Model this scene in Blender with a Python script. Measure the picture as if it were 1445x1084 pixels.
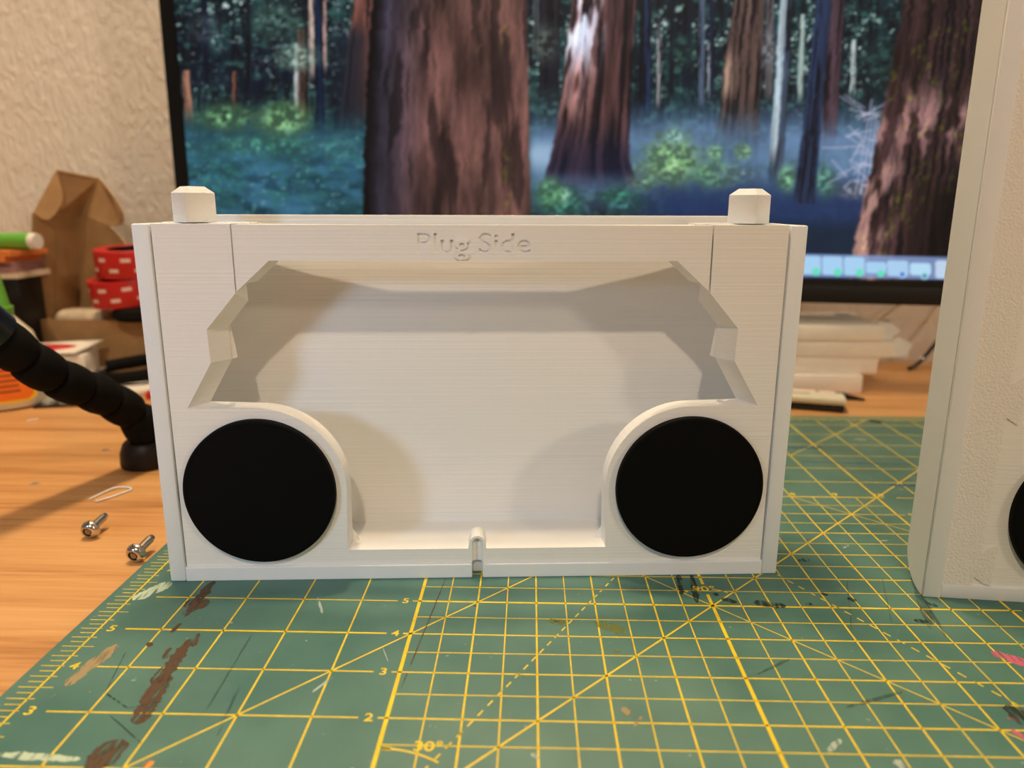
import bpy, bmesh, math, random
import numpy as np
from mathutils import Vector, Matrix, Euler

# ------------------------------------------------------------------ clear
for o in list(bpy.data.objects):
    bpy.data.objects.remove(o, do_unlink=True)
scene = bpy.context.scene
COL = scene.collection
IN = 0.0254                     # everything below is written in inches
random.seed(7)
rng = np.random.default_rng(11)


def V(*p):
    return Vector(p) * IN


# ------------------------------------------------------------------ camera
cd = bpy.data.cameras.new('camera')
cam = bpy.data.objects.new('camera', cd)
COL.objects.link(cam)
cd.sensor_fit = 'HORIZONTAL'
cd.sensor_width = 36.0
cd.lens = 1047.35 / 1445 * 36.0
cd.clip_start = 0.01
cd.clip_end = 50
cam.location = V(1.850, -6.4912, 6.5893)
cam.rotation_euler = Euler((1.33676, -0.00331, 0.02502), 'XYZ')
cd.dof.use_dof = True
cd.dof.focus_distance = 12.9 * IN
cd.dof.aperture_fstop = 7.5
scene.camera = cam

# ------------------------------------------------------------------ colour management, world, lamps of the room
scene.view_settings.view_transform = 'Standard'
scene.view_settings.look = 'None'
scene.view_settings.exposure = 0.0
scene.view_settings.gamma = 1.0
scene.view_settings.use_curve_mapping = False

world = bpy.data.worlds.new('room_glow')
scene.world = world
world.use_nodes = True
bg = world.node_tree.nodes['Background']
bg.inputs['Color'].default_value = (1.0, 0.86, 0.70, 1)
bg.inputs['Strength'].default_value = 0.16


def point_lamp(name, loc, watts, color, radius):
    d = bpy.data.lights.new(name, 'POINT')
    d.energy = watts
    d.color = color
    d.shadow_soft_size = radius * IN
    o = bpy.data.objects.new(name, d)
    COL.objects.link(o)
    o.location = V(*loc)
    return o


# ceiling bulb behind the photographer, ceiling bulb above the desk, bulb across the room to the right
point_lamp('ceiling_bulb_front', (0.6, -55, 63), 56, (1.0, 0.80, 0.58), 1.3)
point_lamp('ceiling_bulb_desk', (-8.5, 12, 64), 44, (1.0, 0.77, 0.49), 2.2)
point_lamp('ceiling_bulb_desk_second', (-3, 21, 64), 40, (1.0, 0.77, 0.49), 2.2)
point_lamp('ceiling_bulb_right', (108, -81, 64), 85, (1.0, 0.79, 0.55), 6.0)
# cool desk spotlight standing off to the left of the photographer
sd = bpy.data.lights.new('cool_spotlight', 'SPOT')
sd.energy = 8.5
sd.color = (0.50, 0.73, 1.0)
sd.spot_size = math.radians(27)
sd.spot_blend = 1.0
sd.shadow_soft_size = 2.6 * IN
so = bpy.data.objects.new('cool_spotlight', sd)
COL.objects.link(so)
so.location = V(-20.5, -21.4, 14.4)
so.rotation_euler = (Vector((-20.5, -21.4, 14.4)) - Vector((-2.6, 5.6, 2.6))).to_track_quat('Z', 'Y').to_euler()
LAMP_POS = Vector((-18.0, -8.0, 6.0))
LAMP_AIM = Vector((-16.0, -6.0, 0.0))


# ------------------------------------------------------------------ materials
def nmat(name):
    m = bpy.data.materials.new(name)
    m.use_nodes = True
    nt = m.node_tree
    return m, nt, nt.nodes['Principled BSDF']


def N(nt, t, **kw):
    n = nt.nodes.new(t)
    for k, v in kw.items():
        if hasattr(n, k):
            setattr(n, k, v)
        else:
            n.inputs[k].default_value = v
    return n


def plain(name, col, rough=0.5, metal=0.0, spec=0.5, bump=0.0, bscale=200.0, var=0.0, vscale=40.0, trans=0.0, alpha=1.0):
    m, nt, p = nmat(name)
    p.inputs['Base Color'].default_value = (*col, 1)
    p.inputs['Roughness'].default_value = rough
    p.inputs['Metallic'].default_value = metal
    p.inputs['Specular IOR Level'].default_value = spec
    p.inputs['Transmission Weight'].default_value = trans
    p.inputs['Alpha'].default_value = alpha
    tc = N(nt, 'ShaderNodeTexCoord')
    if bump:
        t = N(nt, 'ShaderNodeTexNoise')
        t.inputs['Scale'].default_value = bscale
        t.inputs['Detail'].default_value = 4
        nt.links.new(tc.outputs['Object'], t.inputs['Vector'])
        b = N(nt, 'ShaderNodeBump')
        b.inputs['Strength'].default_value = bump
        b.inputs['Distance'].default_value = 0.001
        nt.links.new(t.outputs['Fac'], b.inputs['Height'])
        nt.links.new(b.outputs['Normal'], p.inputs['Normal'])
    if var:
        t = N(nt, 'ShaderNodeTexNoise')
        t.inputs['Scale'].default_value = vscale
        t.inputs['Detail'].default_value = 5
        nt.links.new(tc.outputs['Object'], t.inputs['Vector'])
        r = N(nt, 'ShaderNodeValToRGB')
        r.color_ramp.elements[0].position = 0.3
        r.color_ramp.elements[1].position = 0.7
        r.color_ramp.elements[0].color = (*[c * (1 - var) for c in col], 1)
        r.color_ramp.elements[1].color = (*[min(1, c * (1 + var)) for c in col], 1)
        nt.links.new(t.outputs['Fac'], r.inputs['Fac'])
        nt.links.new(r.outputs['Color'], p.inputs['Base Color'])
    return m


def layered(name, col, strength=0.35):
    """white filament with fine horizontal print layers"""
    m, nt, p = nmat(name)
    p.inputs['Base Color'].default_value = (*col, 1)
    p.inputs['Roughness'].default_value = 0.55
    p.inputs['Specular IOR Level'].default_value = 0.35
    tc = N(nt, 'ShaderNodeTexCoord')
    mp = N(nt, 'ShaderNodeMapping')
    mp.inputs['Scale'].default_value = (6, 6, 1100)
    nt.links.new(tc.outputs['Object'], mp.inputs['Vector'])
    t = N(nt, 'ShaderNodeTexNoise')
    t.inputs['Scale'].default_value = 1.0
    t.inputs['Detail'].default_value = 2.5
    nt.links.new(mp.outputs['Vector'], t.inputs['Vector'])
    b = N(nt, 'ShaderNodeBump')
    b.inputs['Strength'].default_value = strength
    b.inputs['Distance'].default_value = 0.0004
    nt.links.new(t.outputs['Fac'], b.inputs['Height'])
    nt.links.new(b.outputs['Normal'], p.inputs['Normal'])
    return m


WHITE = (0.83, 0.82, 0.80)
M = {}
M['print'] = layered('white_printed_layers', WHITE, 0.45)
M['trim'] = plain('white_printed_smooth', (0.79, 0.82, 0.85), 0.6, spec=0.3, bump=0.25, bscale=2500)
M['fuzzy'] = plain('white_printed_textured', (0.82, 0.80, 0.77), 0.6, spec=0.3, bump=0.55, bscale=1000)
M['black'] = plain('black_matte_plastic', (0.003, 0.003, 0.003), 0.6, spec=0.08, bump=0.02, bscale=900)
M['blackrub'] = plain('black_rubber', (0.005, 0.0045, 0.004), 0.85, spec=0.12, bump=0.3, bscale=2500)
M['blackgloss'] = plain('black_gloss', (0.006, 0.007, 0.009), 0.25)
M['lampbase'] = plain('dark_brown_plastic', (0.012, 0.008, 0.006), 0.45, spec=0.25)
M['steel'] = plain('stainless_steel', (0.62, 0.57, 0.50), 0.18, metal=1.0)
M['steel_dark'] = plain('socket_steel', (0.25, 0.23, 0.21), 0.3, metal=1.0)
M['yellow'] = plain('yellow_mat_print', (0.85, 0.60, 0.008), 0.5, var=0.12, vscale=200)
M['bezel'] = plain('monitor_bezel_black', (0.003, 0.003, 0.0035), 0.32, spec=0.4)
M['bezel2'] = plain('monitor_lip_black', (0.006, 0.005, 0.005), 0.5, spec=0.3)
M['card'] = plain('kraft_cardboard', (0.40, 0.235, 0.105), 0.8, var=0.12, vscale=60, bump=0.15, bscale=900)
M['cardedge'] = plain('kraft_cardboard_edge', (0.62, 0.44, 0.27), 0.85)
M['paperwhite'] = plain('white_paperboard', (0.78, 0.73, 0.66), 0.55, var=0.04, vscale=50)
M['papercream'] = plain('cream_paper', (0.72, 0.60, 0.45), 0.7, var=0.1, vscale=80)
M['red'] = plain('red_film', (0.52, 0.012, 0.014), 0.35, var=0.1, vscale=60)
M['tapewhite'] = plain('white_print', (0.8, 0.65, 0.6), 0.6)
M['green'] = plain('green_plastic', (0.13, 0.42, 0.05), 0.3)
M['bottle'] = plain('milky_plastic', (0.70, 0.62, 0.48), 0.35)
M['orange'] = plain('orange_label', (0.90, 0.19, 0.012), 0.45)
M['labelyellow'] = plain('yellow_label_border', (0.95, 0.62, 0.03), 0.45)
M['labelink'] = plain('dark_label_ink', (0.30, 0.06, 0.02), 0.5)
M['pinkpaper'] = plain('mauve_paper', (0.34, 0.17, 0.17), 0.6, var=0.2, vscale=70)
M['orangepaper'] = plain('orange_paper', (0.75, 0.22, 0.05), 0.6)
M['clear'] = plain('cloudy_film', (0.55, 0.45, 0.33), 0.25, var=0.25, vscale=90)
M['blister'] = plain('grey_blister', (0.28, 0.27, 0.24), 0.25, var=0.4, vscale=120)
M['yellowplastic'] = plain('yellow_plastic', (0.75, 0.45, 0.01), 0.4)
M['devwhite'] = plain('warm_white_shell', (0.74, 0.70, 0.56), 0.35)
M['blueprint'] = plain('blue_print', (0.08, 0.15, 0.35), 0.5)
M['cablewhite'] = plain('pale_cable', (0.30, 0.23, 0.15), 0.5)
M['lampglow'] = None

# stains on the mat: worn, partly see-through paint
def stain_mat(name, col, cover):
    m, nt, p = nmat(name)
    p.inputs['Base Color'].default_value = (*col, 1)
    p.inputs['Roughness'].default_value = 0.7
    tc = N(nt, 'ShaderNodeTexCoord')
    t = N(nt, 'ShaderNodeTexNoise')
    t.inputs['Scale'].default_value = 520
    t.inputs['Detail'].default_value = 6
    mp_ = N(nt, 'ShaderNodeMapping')
    mp_.inputs['Rotation'].default_value = (0, 0, 0.12)
    mp_.inputs['Scale'].default_value = (1.0, 0.16, 1.0)
    nt.links.new(tc.outputs['Object'], mp_.inputs['Vector'])
    nt.links.new(mp_.outputs['Vector'], t.inputs['Vector'])
    r = N(nt, 'ShaderNodeValToRGB')
    r.color_ramp.elements[0].position = 0.36
    r.color_ramp.elements[1].position = 0.50
    r.color_ramp.elements[0].color = (cover * 0.06,) * 3 + (1,)
    r.color_ramp.elements[1].color = (cover,) * 3 + (1,)
    nt.links.new(t.outputs['Fac'], r.inputs['Fac'])
    nt.links.new(r.outputs['Color'], p.inputs['Alpha'])
    return m


STAIN = dict(brown=stain_mat('brown_paint', (0.09, 0.045, 0.02), 0.95), mint=stain_mat('mint_paint', (0.50, 0.62, 0.46), 0.95),
             tan=stain_mat('tan_paint', (0.40, 0.30, 0.15), 0.85), dark=stain_mat('black_ink', (0.015, 0.025, 0.022), 0.75),
             pink=stain_mat('pink_paint', (0.62, 0.13, 0.22), 0.85), faint=stain_mat('faint_ink', (0.015, 0.03, 0.03), 0.35), olive=stain_mat('olive_paint', (0.22, 0.24, 0.01), 0.6),
             white=stain_mat('white_fleck', (0.55, 0.62, 0.56), 0.7), blue=stain_mat('blue_ink', (0.03, 0.10, 0.28), 0.7),
             orange=stain_mat('orange_paint', (0.9, 0.30, 0.05), 1.0))

# desk wood
m, nt, p = nmat('oiled_beech_wood')
tc = N(nt, 'ShaderNodeTexCoord')
mp = N(nt, 'ShaderNodeMapping')
mp.inputs['Scale'].default_value = (2.2, 34, 10)
nt.links.new(tc.outputs['Object'], mp.inputs['Vector'])
t1 = N(nt, 'ShaderNodeTexNoise')
t1.inputs['Scale'].default_value = 1.6
t1.inputs['Detail'].default_value = 7
t1.inputs['Distortion'].default_value = 0.5
nt.links.new(mp.outputs['Vector'], t1.inputs['Vector'])
mp2 = N(nt, 'ShaderNodeMapping')
mp2.inputs['Scale'].default_value = (14, 330, 30)
nt.links.new(tc.outputs['Object'], mp2.inputs['Vector'])
t2 = N(nt, 'ShaderNodeTexNoise')
t2.inputs['Scale'].default_value = 1.5
t2.inputs['Detail'].default_value = 3
nt.links.new(mp2.outputs['Vector'], t2.inputs['Vector'])
mx = N(nt, 'ShaderNodeMath', operation='MULTIPLY_ADD')
mx.inputs[1].default_value = 0.35
nt.links.new(t2.outputs['Fac'], mx.inputs[0])
sc = N(nt, 'ShaderNodeMath', operation='MULTIPLY')
sc.inputs[1].default_value = 0.75
nt.links.new(t1.outputs['Fac'], sc.inputs[0])
nt.links.new(sc.outputs[0], mx.inputs[2])
r = N(nt, 'ShaderNodeValToRGB')
cr = r.color_ramp
cr.elements[0].position = 0.34
cr.elements[0].color = (0.33, 0.120, 0.032, 1)
cr.elements[1].position = 0.70
cr.elements[1].color = (0.70, 0.38, 0.150, 1)
e = cr.elements.new(0.5)
e.color = (0.58, 0.28, 0.095, 1)
nt.links.new(mx.outputs[0], r.inputs['Fac'])
nt.links.new(r.outputs['Color'], p.inputs['Base Color'])
p.inputs['Roughness'].default_value = 0.45
b = N(nt, 'ShaderNodeBump')
b.inputs['Strength'].default_value = 0.12
b.inputs['Distance'].default_value = 0.0006
nt.links.new(t2.outputs['Fac'], b.inputs['Height'])
nt.links.new(b.outputs['Normal'], p.inputs['Normal'])
M['wood'] = m

# hand-trowelled wall plaster
m, nt, p = nmat('trowelled_plaster')
p.inputs['Base Color'].default_value = (0.80, 0.755, 0.69, 1)
p.inputs['Roughness'].default_value = 0.6
tc = N(nt, 'ShaderNodeTexCoord')
mp = N(nt, 'ShaderNodeMapping')
mp.inputs['Rotation'].default_value = (0, math.radians(35), 0)
mp.inputs['Scale'].default_value = (1.0, 1.0, 0.42)
nt.links.new(tc.outputs['Object'], mp.inputs['Vector'])
t1 = N(nt, 'ShaderNodeTexNoise')
t1.inputs['Scale'].default_value = 95
t1.inputs['Detail'].default_value = 4
t1.inputs['Distortion'].default_value = 1.6
nt.links.new(mp.outputs['Vector'], t1.inputs['Vector'])
r = N(nt, 'ShaderNodeValToRGB')
r.color_ramp.elements[0].position = 0.42
r.color_ramp.elements[1].position = 0.62
nt.links.new(t1.outputs['Fac'], r.inputs['Fac'])
b = N(nt, 'ShaderNodeBump')
b.inputs['Strength'].default_value = 0.36
b.inputs['Distance'].default_value = 0.0022
nt.links.new(r.outputs['Color'], b.inputs['Height'])
nt.links.new(b.outputs['Normal'], p.inputs['Normal'])
M['wall'] = m

# cutting mat vinyl
m, nt, p = nmat('green_cutting_mat_vinyl')
tc = N(nt, 'ShaderNodeTexCoord')
t1 = N(nt, 'ShaderNodeTexNoise')
t1.inputs['Scale'].default_value = 22
t1.inputs['Detail'].default_value = 6
nt.links.new(tc.outputs['Object'], t1.inputs['Vector'])
r = N(nt, 'ShaderNodeValToRGB')
r.color_ramp.elements[0].position = 0.30
r.color_ramp.elements[0].color = (0.052, 0.148, 0.126, 1)
r.color_ramp.elements[1].position = 0.72
r.color_ramp.elements[1].color = (0.100, 0.212, 0.172, 1)
nt.links.new(t1.outputs['Fac'], r.inputs['Fac'])
t3 = N(nt, 'ShaderNodeTexNoise')
t3.inputs['Scale'].default_value = 330
t3.inputs['Detail'].default_value = 2
nt.links.new(tc.outputs['Object'], t3.inputs['Vector'])
r3 = N(nt, 'ShaderNodeValToRGB')
r3.color_ramp.elements[0].position = 0.735
r3.color_ramp.elements[1].position = 0.80
nt.links.new(t3.outputs['Fac'], r3.inputs['Fac'])
mixc = N(nt, 'ShaderNodeMix', data_type='RGBA')
nt.links.new(r3.outputs['Color'], mixc.inputs[0])
nt.links.new(r.outputs['Color'], mixc.inputs[6])
mixc.inputs[7].default_value = (0.32, 0.42, 0.35, 1)
t4 = N(nt, 'ShaderNodeTexNoise')
t4.inputs['Scale'].default_value = 13
t4.inputs['Detail'].default_value = 8
t4.inputs['Roughness'].default_value = 0.65
nt.links.new(tc.outputs['Object'], t4.inputs['Vector'])
r4 = N(nt, 'ShaderNodeValToRGB')
r4.color_ramp.elements[0].position = 0.56
r4.color_ramp.elements[1].position = 0.74
r4.color_ramp.elements[1].color = (0.45, 0.45, 0.45, 1)
nt.links.new(t4.outputs['Fac'], r4.inputs['Fac'])
mixd = N(nt, 'ShaderNodeMix', data_type='RGBA')
nt.links.new(r4.outputs['Color'], mixd.inputs[0])
nt.links.new(mixc.outputs[2], mixd.inputs[6])
mixd.inputs[7].default_value = (0.045, 0.095, 0.075, 1)
nt.links.new(mixd.outputs[2], p.inputs['Base Color'])
p.inputs['Roughness'].default_value = 0.48
p.inputs['Specular IOR Level'].default_value = 0.4
t2 = N(nt, 'ShaderNodeTexNoise')
t2.inputs['Scale'].default_value = 3000
nt.links.new(tc.outputs['Object'], t2.inputs['Vector'])
b = N(nt, 'ShaderNodeBump')
b.inputs['Strength'].default_value = 0.15
b.inputs['Distance'].default_value = 0.0003
nt.links.new(t2.outputs['Fac'], b.inputs['Height'])
nt.links.new(b.outputs['Normal'], p.inputs['Normal'])
M['mat'] = m
M['floor'] = plain('grey_carpet', (0.25, 0.22, 0.19), 0.9, var=0.2, vscale=200)


# ------------------------------------------------------------------ mesh helpers (inches in, metres out)
def link(name, me, mat, parent=None):
    o = bpy.data.objects.new(name, me)
    COL.objects.link(o)
    if mat is not None:
        me.materials.append(mat)
    if parent is not None:
        o.parent = parent
    return o


def mesh(name, verts, faces, mat, parent=None, smooth=False, bevel=0.0, segs=2):
    bm = bmesh.new()
    vs = [bm.verts.new(Vector(v) * IN) for v in verts]
    for f in faces:
        try:
            bm.faces.new([vs[i] for i in f])
        except ValueError:
            pass
    bmesh.ops.recalc_face_normals(bm, faces=bm.faces)
    return finish(name, bm, mat, parent, smooth, bevel, segs)


def finish(name, bm, mat, parent=None, smooth=False, bevel=0.0, segs=2):
    if bevel:
        ed = [e for e in bm.edges if len(e.link_faces) == 2 and e.calc_face_angle(0) > 0.5]
        bmesh.ops.bevel(bm, geom=ed, offset=bevel * IN, segments=segs, affect='EDGES', profile=0.5, clamp_overlap=True)
    me = bpy.data.meshes.new(name)
    bm.to_mesh(me)
    bm.free()
    if smooth:
        for pl in me.polygons:
            pl.use_smooth = True
        try:
            me.set_sharp_from_angle(angle=math.radians(40))
        except Exception:
            pass
    return link(name, me, mat, parent)


def box_vf(x0, x1, y0, y1, z0, z1):
    v = [(x0, y0, z0), (x1, y0, z0), (x1, y1, z0), (x0, y1, z0), (x0, y0, z1), (x1, y0, z1), (x1, y1, z1), (x0, y1, z1)]
    f = [(0, 3, 2, 1), (4, 5, 6, 7), (0, 1, 5, 4), (1, 2, 6, 5), (2, 3, 7, 6), (3, 0, 4, 7)]
    return v, f


def box(name, x0, x1, y0, y1, z0, z1, mat, parent=None, bevel=0.0, segs=2):
    v, f = box_vf(x0, x1, y0, y1, z0, z1)
    return mesh(name, v, f, mat, parent, bevel=bevel, segs=segs, smooth=bool(bevel))


def loft(name, ring0, ring1, mat, parent=None, bevel=0.0, extra=None, smooth=False):
    """two rings of 3D points of the same length, closed by caps; extra = list of (verts, faces)"""
    n = len(ring0)
    v = list(ring0) + list(ring1)
    f = [tuple(range(n))[::-1], tuple(range(n, 2 * n))]
    for i in range(n):
        j = (i + 1) % n
        f.append((i, j, n + j, n + i))
    for ev, ef in (extra or []):
        k = len(v)
        v += ev
        f += [tuple(k + i for i in q) for q in ef]
    return mesh(name, v, f, mat, parent, bevel=bevel, smooth=smooth)


def prism_y(name, poly, y0, y1, mat, parent=None, poly2=None, bevel=0.0, extra=None, smooth=False):
    p2 = poly2 or poly
    return loft(name, [(x, y0, z) for x, z in poly], [(x, y1, z) for x, z in p2], mat, parent, bevel, extra, smooth)


def prism_z(name, poly, z0, z1, mat, parent=None, bevel=0.0, smooth=False):
    return loft(name, [(x, y, z0) for x, y in poly], [(x, y, z1) for x, y in poly], mat, parent, bevel, None, smooth)


def lathe(name, prof, mat, parent=None, seg=48, axis='z', center=(0, 0, 0), smooth=True, squash=(1, 1), rot=0.0):
    v, f = [], []
    n = len(prof)
    for k in range(seg):
        a = 2 * math.pi * k / seg + rot
        for r_, h in prof:
            x, y, z = r_ * math.cos(a) * squash[0], r_ * math.sin(a) * squash[1], h
            if axis == 'y':
                x, y, z = x, h, y
            elif axis == 'x':
                x, y, z = h, x, y
            v.append((x + center[0], y + center[1], z + center[2]))
    for k in range(seg):
        k2 = (k + 1) % seg
        for i in range(n - 1):
            f.append((k * n + i, k2 * n + i, k2 * n + i + 1, k * n + i + 1))
    f.append(tuple(k * n for k in range(seg)))
    f.append(tuple(k * n + n - 1 for k in range(seg)))
    return mesh(name, v, f, mat, parent, smooth=smooth)


def tube(name, pts, r, mat, parent=None, seg=10, radii=None):
    pts = [Vector(q) for q in pts]
    v, f = [], []
    up = Vector((0, 0, 1))
    for i, q in enumerate(pts):
        t = (pts[min(i + 1, len(pts) - 1)] - pts[max(i - 1, 0)]).normalized()
        a = t.cross(up)
        if a.length < 1e-3:
            a = t.cross(Vector((1, 0, 0)))
        a.normalize()
        c = a.cross(t).normalized()
        rr = radii[i] if radii else r
        for k in range(seg):
            an = 2 * math.pi * k / seg
            v.append(tuple(q + a * math.cos(an) * rr + c * math.sin(an) * rr))
    for i in range(len(pts) - 1):
        for k in range(seg):
            k2 = (k + 1) % seg
            f.append((i * seg + k, i * seg + k2, (i + 1) * seg + k2, (i + 1) * seg + k))
    f.append(tuple(range(seg)))
    f.append(tuple((len(pts) - 1) * seg + k for k in range(seg)))
    return mesh(name, v, f, mat, parent, smooth=True)


def smooth_path(pts, n=8):
    pts = [Vector(q) for q in pts]
    out = []
    for i in range(len(pts) - 1):
        p0, p1, p2, p3 = pts[max(i - 1, 0)], pts[i], pts[i + 1], pts[min(i + 2, len(pts) - 1)]
        for k in range(n):
            t = k / n
            out.append(0.5 * ((2 * p1) + (p2 - p0) * t + (2 * p0 - 5 * p1 + 4 * p2 - p3) * t * t + (3 * p1 - p0 - 3 * p2 + p3) * t ** 3))
    out.append(pts[-1])
    return out


def sheet(name, pts, mat, parent=None, thick=0.06):
    """flat polygon of 3D points given real thickness"""
    pts = [Vector(q) for q in pts]
    nrm = Vector((0, 0, 0))
    for i in range(len(pts)):
        a, b_ = pts[i], pts[(i + 1) % len(pts)]
        nrm += a.cross(b_)
    nrm.normalize()
    return loft(name, [tuple(q + nrm * thick / 2) for q in pts], [tuple(q - nrm * thick / 2) for q in pts], mat, parent)


def empty(name, loc, rz=0.0, rot=None):
    o = bpy.data.objects.new(name, None)
    COL.objects.link(o)
    o.location = V(*loc)
    o.rotation_euler = rot if rot else (0, 0, rz)
    o.empty_display_size = 0.01
    return o


def tag(o, label, cat, group=None):
    o['label'] = label
    o['category'] = cat
    if group:
        o['group'] = group
    return o


def structure(o, label=None):
    o['kind'] = 'structure'
    if label:
        o['label'] = label
    return o


TEXT_CACHE = {}


def text_mesh(name, body, size, mat, parent=None, extrude=0.0, offset=0.0, align='CENTER'):
    key = (body, size, extrude, offset)
    if key in TEXT_CACHE:
        o = bpy.data.objects.new(name, TEXT_CACHE[key])
        COL.objects.link(o)
        o.parent = parent
        return o
    cu = bpy.data.curves.new(name, 'FONT')
    cu.body = body
    cu.size = size * IN
    cu.extrude = extrude * IN
    cu.offset = offset * IN
    cu.resolution_u = 4
    cu.align_x = align
    cu.align_y = 'CENTER'
    tmp = bpy.data.objects.new(name, cu)
    COL.objects.link(tmp)
    dg = bpy.context.evaluated_depsgraph_get()
    dg.update()
    me = bpy.data.meshes.new_from_object(tmp.evaluated_get(dg))
    bpy.data.objects.remove(tmp, do_unlink=True)
    bm = bmesh.new()
    bm.from_mesh(me)
    bmesh.ops.remove_doubles(bm, verts=bm.verts, dist=1e-7)
    bm.to_mesh(me)
    bm.free()
    me.materials.clear()
    me.name = name
    TEXT_CACHE[key] = me
    return link(name, me, mat, parent)


# ================================================================== the setting
DZ = -0.08                      # desk top; the cutting mat lies on it and its top is z = 0
fl = box('floor', -90, 110, -110, 27.5, -31, -30, M['floor'])
structure(fl)
wl = box('wall_back', -90, 110, 26.6, 28, -30, 66, M['wall'])
structure(wl)
desk = empty('desk', (0, 0, -30))
tag(desk, 'orange-brown wooden desk with fine horizontal grain', 'desk')
box('desktop', -46, 52, -16, 26.55, DZ + 30 - 1.5, DZ + 30, M['wood'], desk, bevel=0.06)
for lx in (-43, 49):
    for ly in (-13, 23.5):
        box('leg', lx - 1.2, lx + 1.2, ly - 1.2, ly + 1.2, 0, DZ + 28.5, M['wood'], desk)

# ================================================================== cutting mat
cmat = empty('cutting_mat', (0, 0, DZ))
tag(cmat, 'green self-healing cutting mat with yellow inch grid and paint stains', 'cutting mat')
MX0, MX1, MY0, MY1 = -5.42, 19.4, -1.42, 17.08
box('mat_sheet', MX0, MX1, MY0, MY1, 0, -DZ, M['mat'], cmat, bevel=0.02)
ZP = -DZ + 0.0012
strips_v, strips_f = [], []


def strip(x0, y0, x1, y1, w, z=ZP):
    d = Vector((x1 - x0, y1 - y0))
    if d.length < 1e-6:
        return
    n_ = Vector((-d.y, d.x)).normalized() * w / 2
    k = len(strips_v)
    strips_v.extend([(x0 + n_.x, y0 + n_.y, z), (x0 - n_.x, y0 - n_.y, z), (x1 - n_.x, y1 - n_.y, z), (x1 + n_.x, y1 + n_.y, z)])
    strips_f.append((k, k + 1, k + 2, k + 3))


T1, T2, T3 = 0.020, 0.028, 0.055
for i in range(0, 21):                       # half-inch field 0..10
    c = i / 2
    w = T3 if c in (0, 5) else (0.045 if c == 10 else (T2 if i % 2 == 0 else T1))
    if c == 5:
        strip(5, 0, 5, 5.38, T3)
        strip(5, 5.74, 5, 10, T3)
    else:
        strip(c, 0, c, 10, w)
    w = 0.045 if c in (0, 5, 10) else (T2 if i % 2 == 0 else T1)
    strip(0, c, 10, c, w)
for X in range(-4, 19):                      # inch lines around it
    if X < 0 or X > 10:
        strip(X, -1, X, 16.6, T2)
    else:
        strip(X, 10, X, 16.6, 0.045 if X in (0, 5, 10) else T2)
        strip(X, -1, X, 0, T2)
for Y in range(-1, 17):
    w = 0.04 if Y in (0, 4) else T2
    if Y > 10 or Y < 0:
        strip(-4.6, Y, 18.6, Y, T2)
    else:
        strip(-4.58, Y, -0.38, Y, w)
        strip(-0.12, Y, 0, Y, w)
        strip(10, Y, 10.18, Y, w)
        strip(10.45, Y, 18.6, Y, w)
strip(-5, -1, -5, 17, 0.03)                  # edge rulers
strip(-5, 16.62, 19, 16.62, 0.025)
for i in range(0, 18 * 8 + 1):
    y = -1 + i / 8
    if i % 4 == 0:
        x0, x1 = -5.30, (-4.80 if i % 8 else -4.95)
    elif i % 2 == 0:
        x0, x1 = -5.30, -4.90
    else:
        x0, x1 = -5.24, -5.0
    strip(x0, y, x1, y, 0.016)
for i in range(0, 24 * 8 + 1):
    x = -5 + i / 8
    strip(x, 16.98, x, 16.62 if i % 2 else (16.45 if i % 4 == 0 else 16.52), 0.02)
strip(0, 0, 16.6, 16.6, 0.03)                # angle lines
strip(0, 10, 10, 0, T1)
strip(-5, -1, 8.75, 12.75, T2)
strip(9, 13, 12.6, 16.6, T2)
strip(8, 10, 10, 8, T1)
a = 0.0
while a < 11.4:                              # dashed sixty degree lines
    ca, sa = math.cos(math.radians(60)), math.sin(math.radians(60))
    strip(a * ca, a * sa, (a + .13) * ca, (a + .13) * sa, 0.024)
    strip(10 - a * ca, a * sa, 10 - (a + .13) * ca, (a + .13) * sa, 0.024)
    a += 0.24
for k in range(14):                          # thirty degree arc with its arrow head
    a0, a1 = math.radians(88 - k * 2.2), math.radians(88 - (k + 1) * 2.2)
    strip(1.44 * math.cos(a0), 1.44 * math.sin(a0), 1.44 * math.cos(a1), 1.44 * math.sin(a1), 0.03)
strip(0.05, 1.44, 0.16, 1.43, 0.06)
for sgn in (-1, 1):
    for k in range(4):
        a0, a1 = math.radians(90 + sgn * (12 + k * 7)), math.radians(90 + sgn * (12 + (k + 1) * 7))
        strip(5 + .58 * math.cos(a0), 5 + .58 * math.sin(a0), 5 + .58 * math.cos(a1), 5 + .58 * math.sin(a1), 0.025)
g = mesh('printed_grid', strips_v, strips_f, M['yellow'], cmat)
g['kind'] = 'stuff'


def mat_num(s, x, y, size=0.24, stretch=1.15):
    o = text_mesh('printed_number', s, size, M['yellow'], cmat, offset=0.0035)
    o.location = V(x, y, ZP + 0.0004)
    o.scale = (stretch, 1, 1)


for Y in range(0, 10):
    mat_num(str(Y), -0.24, Y, 0.22)
    mat_num(str(Y), 10.31, Y, 0.22)
for Y in range(0, 17):
    mat_num(str(Y), -4.80, Y - 1 if Y > 0 else -1, 0.24)
for X in range(1, 11):
    mat_num(str(X), X + 0.1, 10.16, 0.22)
mat_num('30\u00b0', 0.62, 1.48, 0.24)
mat_num('90\u00b0', 4.98, 5.57, 0.26)

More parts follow.
